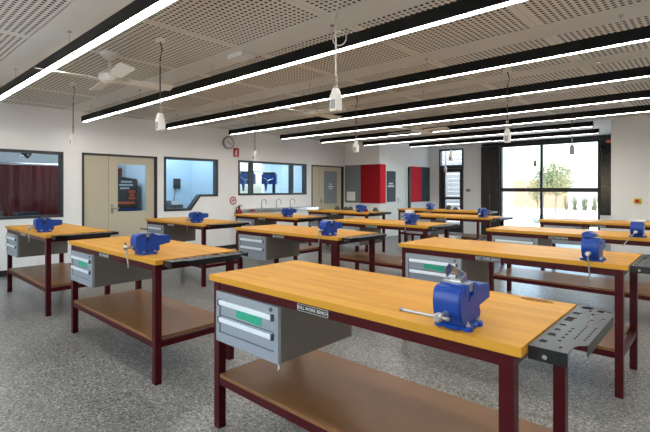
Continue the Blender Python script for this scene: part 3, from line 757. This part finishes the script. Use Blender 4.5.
    fr = MB().box(px-.102, px+.102, .0148, .0155, TH-.079, TH-.0775).box(px-.102, px+.102, .0148, .0155, TH-.0475, TH-.046).box(px-.102, px-.1005, .0148, .0155, TH-.0775, TH-.0475).box(px+.1005, px+.102, .0148, .0155, TH-.0775, TH-.0475)
    fr.obj('border', M['letter_white'], np_, smooth=False)
    text_mesh('lettering', 'BULL WORK BENCH', .0225, M['letter_white'], np_, (px, .0148, TH-.0625), (PI/2, 0, 0))
    return t

C1, C2, C3 = -7.455, -4.88, -2.31
R1, R2, R3, R4 = 1.53, 3.56, 5.6, 7.78
bench0 = make_bench(label='nearest workbench in the foreground with maroon legs and slotted black tool tray', loc=(C3-.012, 1.51, 0))
SP = [(C2, R1, 'workbench in the left foreground, middle one of the nearest row', 0),
      (C1, R1, 'workbench under the dim curtained window, leftmost of the nearest row', 1),
      (C1, R2, 'workbench standing before the window with the stepped sill', 1),
      (C2, R2+.02, 'centre workbench with plain grey drawers, directly behind the nearest bench corner', 1),
      (C3, R2+.05, 'right workbench directly behind the foreground bench, green tape on its drawer', 0),
      (C1, 5.45, 'workbench beside the fire extinguisher under the long wall window', 1),
      (C2, 5.5, 'centre workbench third from the front, left of the right-hand drawers', 1),
      (C3, 5.72, 'right workbench third from the front, its vise beneath the emergency stop', 1),
      (C1-.05, 7.65, 'workbench before the cream door and grey pin board', 1),
      (C2, R4, 'workbench with vise at its right end before the far glazed door', 1),
      (C3, 7.95, 'right workbench farthest back, in front of the bright glazed opening', 1)]
benches = [bench0]
for x, y, lab, ng in SP:
    c = dup(bench0, None, skip=('green_label',) if ng else ())
    c.location = (x, y, 0); c['label'] = lab; benches.append(c)
far = make_bench(2.2, 'longest farthest workbench against the charcoal pin board and far door', (-6.28, 9.75, 0))
benches.append(far)
# burnt oval stamp on the nearest bench only
f = MB(); n = 40
ring = [(1.675+.07*math.cos(2*PI*k/n), .69+.022*math.sin(2*PI*k/n), TH+.0007) for k in range(n+1)]
f.tube(ring, .0014, 4, cap=False)
st = f.obj('burnt_stamp', M['stamp'], bench0)
f = MB(); f.tube([(1.62+.0052*k, .69+.009*math.sin(k*1.45), TH+.0008) for k in range(21)], .002, 4); f.obj('script_mark', M['stamp'], st)
# white cable tie hanging under the nearest drawer unit
f = MB().tube([(.6, .03, .546), (.602, .028, .52), (.597, .03, .495)], .003, 6).tube([(.6, .03, .53), (.608, .03, .505)], .003, 6)
f.obj('hanging_tie', M['letter_white'], bench0)

# ------------------------------------------------------------------ vises
def make_vise(label, loc, parent=None):
    t = thing('bench_vise', label, 'vise', loc, 0, 'blue bench vises')
    b = MB().lathe([(.078, 0), (.08, .004), (.08, .014), (.076, .018), (.07, .0205)], seg=28)
    for a in (PI/2-.9, PI/2+.9, -PI/2-.9, -PI/2+.9):
        cx, cy = .082*math.cos(a), .082*math.sin(a); b.lathe([(.024, 0), (.024, .016), (.02, .019)], c=(cx, cy, 0), seg=14)
    base = b.obj('base', M['blue'], t, bevel=0)
    for a in (PI/2-.9, PI/2+.9, -PI/2-.9, -PI/2+.9):
        cx, cy = .086*math.cos(a), .086*math.sin(a)
        MB().lathe([(.011, .019), (.011, .028)], c=(cx, cy, 0), seg=6).lathe([(.005, .028), (.005, .038)], c=(cx, cy, 0), seg=8).obj('bolt', M['steel'], base)
    # fixed body: pedestal, rear jaw and anvil tail
    f = MB().prism([(-.03, .021), (.098, .021), (.112, .045), (.10, .075), (.205, .09), (.215, .096), (.215, .156), (.205, .162), (.09, .17), (.056, .188), (.0, .188), (.0, .15), (-.03, .10)], -.056, .056)
    f.obj('body', M['blue'], t, bevel=.006)
    MB().prism([(.0005, .135), (.03, .135), (.052, .15), (.052, .193), (.0005, .193)], -.066, .066).obj('rear_jaw', M['blue'], t, bevel=.006)
    # sliding jaw with rounded front
    prof = [(-.0285, .022), (-.0285, .19), (-.088, .19), (-.108, .183), (-.121, .162), (-.125, .12), (-.12, .08), (-.105, .045), (-.08, .022)]
    MB().prism(prof, -.064, .064).obj('sliding_jaw', M['blue'], t, bevel=.006)
    MB().prism([(-.028, .14), (-.028, .194), (-.07, .194), (-.085, .17), (-.07, .14)], -.066, .066).obj('front_jaw', M['blue'], t, bevel=.007)
    for y0, y1 in ((-.0275, -.0185), (-.0095, -.0)):
        MB().box(-.064, .064, y0, y1, .162, .199).obj('jaw_plate', M['steel'], t, bevel=.001)
    sc = MB().lathe([(.015, -.21), (.019, -.2), (.019, -.178), (.013, -.172), (.013, -.12)], c=(0, 0, .075), axis='y', seg=16).obj('screw', M['steel'], t)
    return t
def add_handle(v, ang, slide, ln=.22):
    """tommy bar through the screw head; ang measured from horizontal in the x-z plane"""
    d = Vector((math.cos(ang), 0, math.sin(ang))); c = Vector((0, -.19, .075))
    p0 = c+d*(slide-ln/2); p1 = c+d*(slide+ln/2)
    f = MB().tube([p0, p1], .0065, 10).ball(p0, .0105).ball(p1, .0105)
    f.obj('handle', M['steel_bar'], v)
VB = [(bench0, 1.57, .09, 1.0, PI, .07, 'blue bench vise on the nearest workbench, holding a steel bracket'),
      (benches[1], 1.45, .115, 1.0, -1.25, .07, 'blue bench vise at the right end of the left foreground workbench'),
      (benches[2], 1.36, .115, 1.0, -1.5, .09, 'blue bench vise on the workbench under the dim curtained window'),
      (benches[3], 1.46, .115, 1.0, -1.55, .09, 'blue bench vise on the workbench by the window with stepped sill'),
      (benches[4], 1.60, .115, 1.0, -1.6, .09, 'blue bench vise on the centre workbench, second row'),
      (benches[5], 1.60, .115, 1.0, -1.5, .10, 'blue bench vise with hanging steel bar on the right workbench, second row'),
      (benches[6], 1.46, .15, 1.0, .2, .0, 'blue bench vise on the workbench before the taps'),
      (benches[7], 1.50, .115, 1.0, -1.5, .05, 'blue bench vise with white cap on the third-row centre workbench'),
      (benches[8], 1.62, .115, 1.0, -2.2, .10, 'blue bench vise with slanting bar on the third-row right workbench'),
      (benches[9], 1.52, .15, 1.0, .4, .0, 'blue bench vise before the dark red pin board'),
      (benches[10], 1.62, .15, 1.0, 1.2, .0, 'blue bench vise at the right end of the bench before the far door'),
      (far, .88, .15, 1.0, .9, .0, 'blue bench vise on the farthest bench under the charcoal pin board')]
v0 = None
for i, (bch, lx, ly, s, ang, sl, lab) in enumerate(VB):
    loc = (bch.location.x+lx, bch.location.y+ly, TH+.0005)
    if v0 is None: v0 = make_vise(lab, loc); v0.scale = (.86, .86, .86); v = v0; protos = v0
    else:
        v = dup(protos, None, skip=('handle',)); v.location = loc; v['label'] = lab
    add_handle(v, ang, sl)
# folded steel bracket gripped in the nearest vise
vb = v0.location
t = thing('steel_bracket', 'bright folded steel bracket tilted in the jaws of the nearest vise', 'bracket', (vb.x-.005, vb.y-.014, vb.z+.16), 0)
R_ = Matrix.Translation((0, 0, .032)) @ Matrix.Scale(.76, 4) @ Matrix.Rotation(math.radians(24), 4, 'Y') @ Matrix.Rotation(math.radians(-38), 4, 'X')
f = MB()
for a in ((-.05, .05, -.05, .05, .02, .024), (-.05, -.046, -.05, .05, -.02, .02), (.046, .05, -.05, .05, -.02, .02)): f.box(*a, mtx=R_)
f.obj('channel', M['steel'], t, bevel=.001)
f = MB()
for k in range(3): f.box(-.035+.028*k, -.02+.028*k, -.035, .035, .0242, .028, mtx=R_)
f.obj('ribs', M['steel_dark'], t)
MB().box(-.02, .02, -.0045, .0045, -.03, .02).obj('shank', M['chrome'], t)
# T-shaped clamp in the vise of the left foreground bench
vb = bpy.data.objects['bench_vise.001'].location
t = thing('t_clamp', 'dark steel T-shaped clamp held in the vise of the left foreground bench', 'clamp', (vb.x, vb.y-.014, vb.z+.15), 0)
MB().box(-.016, .016, -.0045, .0045, -.02, .045).obj('stem', M['steel'], t)
MB().box(-.045, .045, -.018, .018, .0455, .058).obj('crossbar', M['steel_dark'], t, bevel=.004)
vb = benches[7].location
t = tag(MB().box(vb.x+1.44, vb.x+1.55, vb.y+.06, vb.y+.13, TH+.173, TH+.215).obj('sanding_block', M['white_plastic'], bevel=.006), 'white block on top of the vise of the third-row centre workbench', 'block')
vb = bpy.data.objects['bench_vise.008'].location
t = tag(MB().box(vb.x-.08, vb.x+.08, vb.y-.07, vb.y+.05, vb.z+.173, vb.z+.186).obj('jaw_cover', M['handle'], bevel=.002), 'pale flat plate lying on the vise below the emergency stop', 'plate')
vb = bpy.data.objects['bench_vise.005'].location
t = tag(MB().prism([(-.045, 0), (.03, 0), (.045, .02), (-.01, .045), (-.045, .03)], -.05, .05, 'y').obj('soft_jaw_pad', M['blue'], bevel=.004, loc=(vb.x-.01, vb.y-.04, vb.z+.172)), 'small dark blue pad on the vise of the second-row right workbench', 'pad')
# sheet of paper on the third-row right bench, crumpled paper on a shelf, oddments at the far benches
b8 = benches[8].location
tag(MB().box(b8.x+1.02, b8.x+1.16, b8.y+.55, b8.y+.68, TH+.0005, TH+.004).obj('paper_sheet', M['paper'], smooth=False), 'white paper sheet lying on the third-row right workbench', 'paper')
b6 = benches[7].location
f = MB().ball((0, 0, .028), .04, 2, (1.5, 1, .7))
for v_ in f.bm.verts: v_.co += Vector((random.uniform(-1, 1), random.uniform(-1, 1), random.uniform(-.5, 1)))*.006
f.obj('x', M['paper']); o_ = bpy.data.objects['x']; o_.name = 'crumpled_paper'; o_.location = (b6.x+1.36, b6.y+.18, .3335)
tag(o_, 'crumpled white paper on the lower shelf of the third-row centre workbench', 'paper')
b12 = benches[10].location
for i, (x, y, w_, d_, h_, m_) in enumerate(((.95, .2, .34, .26, .22, 'paper'), (1.33, .22, .3, .24, .16, 'blue_wall'), (.55, .18, .2, .22, .2, 'shelf'))):
    tag(MB().box(-w_/2, w_/2, -d_/2, d_/2, 0, h_).box(-w_/2-.006, w_/2+.006, -d_/2-.006, d_/2+.006, h_-.03, h_).obj('storage_tub', M[m_], bevel=.006, loc=(b12.x+x, b12.y+y, .334)),
        ['white tub on the shelf of the bench before the far door', 'pale blue tub on the shelf of the bench before the far door', 'tan carton on the shelf of the bench before the far door'][i], 'tub', 'tubs on a far bench shelf')
b11 = benches[9].location
for i, (x, h_) in enumerate(((.42, .09), (.70, .085), (.84, .09), (1.28, .085), (1.58, .09))):
    tag(MB().box(-.05, .05, -.04, .04, 0, h_*.6).box(-.03, .03, -.03, .03, h_*.6, h_).obj('clamp_block', M['steel_dark'], bevel=.004, loc=(b11.x+x, b11.y+.64, TH+.0005)),
        'dark clamp block, %s from left along the back edge of the pin board bench' % ['first', 'second', 'third', 'fourth', 'fifth'][i], 'clamp block', 'clamp blocks on the far left bench')
tag(MB().box(-.09, .09, -.03, .03, 0, .05).obj('wooden_offcut', M['felt_maroon'], bevel=.004, loc=(b11.x+1.42, b11.y+.42, TH+.0005)), 'reddish offcut lying on the bench before the dark red pin board', 'offcut')
bl = far.location
for i, (x, h_) in enumerate(((1.18, .11), (1.36, .07))):
    tag(MB().box(-.06, .06, -.05, .05, 0, h_*.7).box(-.03, .03, -.03, .03, h_*.7, h_).obj('jig_block', M['steel_dark'], bevel=.004, loc=(bl.x+x, bl.y+.55, TH+.0005)),
        ['taller black jig on the farthest bench before the glazed door', 'lower black jig on the farthest bench before the glazed door'][i], 'jig', 'jigs on the farthest bench')

# ------------------------------------------------------------------ outside
struct('ground_outside', MB().box(-60, 50, -50, 90, -.26, -.125), M['paving'])
struct('paving_outside', MB().box(-60, 50, YF+.16, 90, -.1249, -.02), M['paving'])
tag(MB().box(-12.0, -8.25, 35, 35.25, -.02, 2.1).obj('brick_wall', M['brick'], smooth=False), 'tan brick wall standing in the bright yard outside', 'wall')
tag(MB().box(-45, 30, 52, 52.3, -.02, 3.2).obj('boundary_wall', M['slat'], smooth=False), 'long pale boundary wall far across the yard', 'wall')
def tree(x, y, h, r, label, m='leaf', nl=900, name='garden_tree'):
    t = thing(name, label, 'tree', (x, y, -.02), 0, 'young trees outside')
    f = MB(); f.tube([(0, 0, 0), (.04, .02, h*.35), (0, .05, h*.65), (.03, 0, h*.92)], [.06, .05, .035, .012], 8)
    for k in range(9):
        a = k*2.4; z0 = h*(.32+.055*k); f.tube([(0.02, .02, z0), (r*.5*math.cos(a), r*.5*math.sin(a), z0+.25*r), (r*.8*math.cos(a), r*.8*math.sin(a), z0+.6*r)], [.022, .014, .006], 6)
    f.obj('trunk', M['bark'], t)
    f = MB(); bm = f.bm
    for k in range(nl):
        u = Vector((random.gauss(0, 1), random.gauss(0, 1), random.gauss(0, 1))).normalized()*(random.random()**.45)
        p = Vector((u.x*r, u.y*r, h*.66+u.z*h*.36)); s_ = random.uniform(.05, .1)
        a = Vector((random.uniform(-1, 1), random.uniform(-1, 1), random.uniform(-1, 1))).normalized(); b = a.orthogonal().normalized()
        bm.faces.new([bm.verts.new(p+a*s_), bm.verts.new(p+b*s_*.45), bm.verts.new(p-a*s_), bm.verts.new(p-b*s_*.45)])
    f.obj('foliage', M[m], t, smooth=False)
tree(-8.0, 31, 3.2, 1.15, 'leafy young tree behind the middle mullion of the glazed opening', nl=2300)
tree(-8.37, 28.5, 2.2, .55, 'smaller young tree left of the middle mullion, before the brick wall', nl=420)
for i in range(8):
    x, y = -7.95+i*.29, 33.4+(i % 2)*.75
    t = thing('reed_clump', 'clump of dry reeds outside the right half of the glazing, %s from left' % ['first', 'second', 'third', 'fourth', 'fifth', 'sixth', 'seventh', 'eighth'][i], 'plant', (x, y, -.02), 0, 'reed clumps in the yard')
    f = MB(); bm = f.bm
    for k in range(34):
        a = random.uniform(0, 2*PI); l = random.uniform(.45, 1.0+.7*random.random()); d = Vector((math.cos(a), math.sin(a), 0)); s_ = .015
        p0 = d*random.uniform(0, .1); q = Vector((-d.y, d.x, 0))*s_
        p1 = p0+d*.1+Vector((0, 0, l*.6)); p2 = p0+d*random.uniform(.1, .24)+Vector((0, 0, l))
        va = [bm.verts.new(p) for p in (p0-q, p0+q, p1+q*.8, p1-q*.8)]; vt = bm.verts.new(p2)
        bm.faces.new(va); bm.faces.new((va[3], va[2], vt))
    f.obj('blades', M['leaf_dry' if i % 2 else 'leaf'], t, smooth=False)
f = MB().ball((0, 0, .16), .3, 3, (1.2, .9, .75))
for v_ in f.bm.verts: v_.co *= 1+.06*math.sin(v_.co.x*14)+.05*math.sin(v_.co.y*17+2)
tag(f.obj('boulder', M['rock'], loc=(-5.6, 19.8, -.03)), 'rounded grey boulder on the pale paving outside the opening', 'boulder')
t = thing('slatted_screen', 'pale horizontal slat screen outside the far glazed door', 'screen', (-7.6, 15.4, -.02))
for k in range(20): MB().box(-2.1, 1.75, 0, .02, .1+k*.16, .245+k*.16).obj('slat', M['slat'], t, smooth=False)
for x in (-2.0, -.2, 1.6): MB().box(x, x+.06, .022, .08, 0, 3.3).obj('post', M['slat'], t)

# ------------------------------------------------------------------ sky, sun, camera
w = bpy.data.worlds.new('World'); S.world = w; w.use_nodes = True
nt = w.node_tree; bg = nt.nodes['Background']
sk = nt.nodes.new('ShaderNodeTexSky'); sk.sky_type = 'NISHITA'; sk.sun_disc = False
sk.sun_elevation = math.radians(48); sk.sun_rotation = math.radians(200); sk.dust_density = 2.5; sk.air_density = 1.2
nt.links.new(sk.outputs[0], bg.inputs['Color']); bg.inputs['Strength'].default_value = .85
sd = bpy.data.lights.new('Sun', 'SUN'); sd.energy = 8; sd.angle = math.radians(.6); sd.color = (1, .95, .87)
so = bpy.data.objects.new('Sun', sd); COL.objects.link(so)
so.rotation_euler = Vector((-.72, .14, -.68)).to_track_quat('-Z', 'Y').to_euler()

cd = bpy.data.cameras.new('Camera'); cam = bpy.data.objects.new('Camera', cd); COL.objects.link(cam)
cam.location = (0, 0, 1.45); cam.rotation_euler = (PI/2, 0, math.radians(42.57))
cd.sensor_width = 36; cd.lens = 438/650*36; cd.shift_x = 3.5/650; cd.shift_y = (188.7-216)/650
cd.clip_start = .02; cd.clip_end = 300
S.camera = cam
S.view_settings.view_transform = 'Standard'; S.view_settings.look = 'None'
S.view_settings.gamma = 1; S.view_settings.use_curve_mapping = False
S.view_settings.exposure = 0.55
S.cycles.use_denoising = True
S.cycles.max_bounces = 10; S.cycles.diffuse_bounces = 5; S.cycles.transparent_max_bounces = 12
S.cycles.sample_clamp_indirect = 6
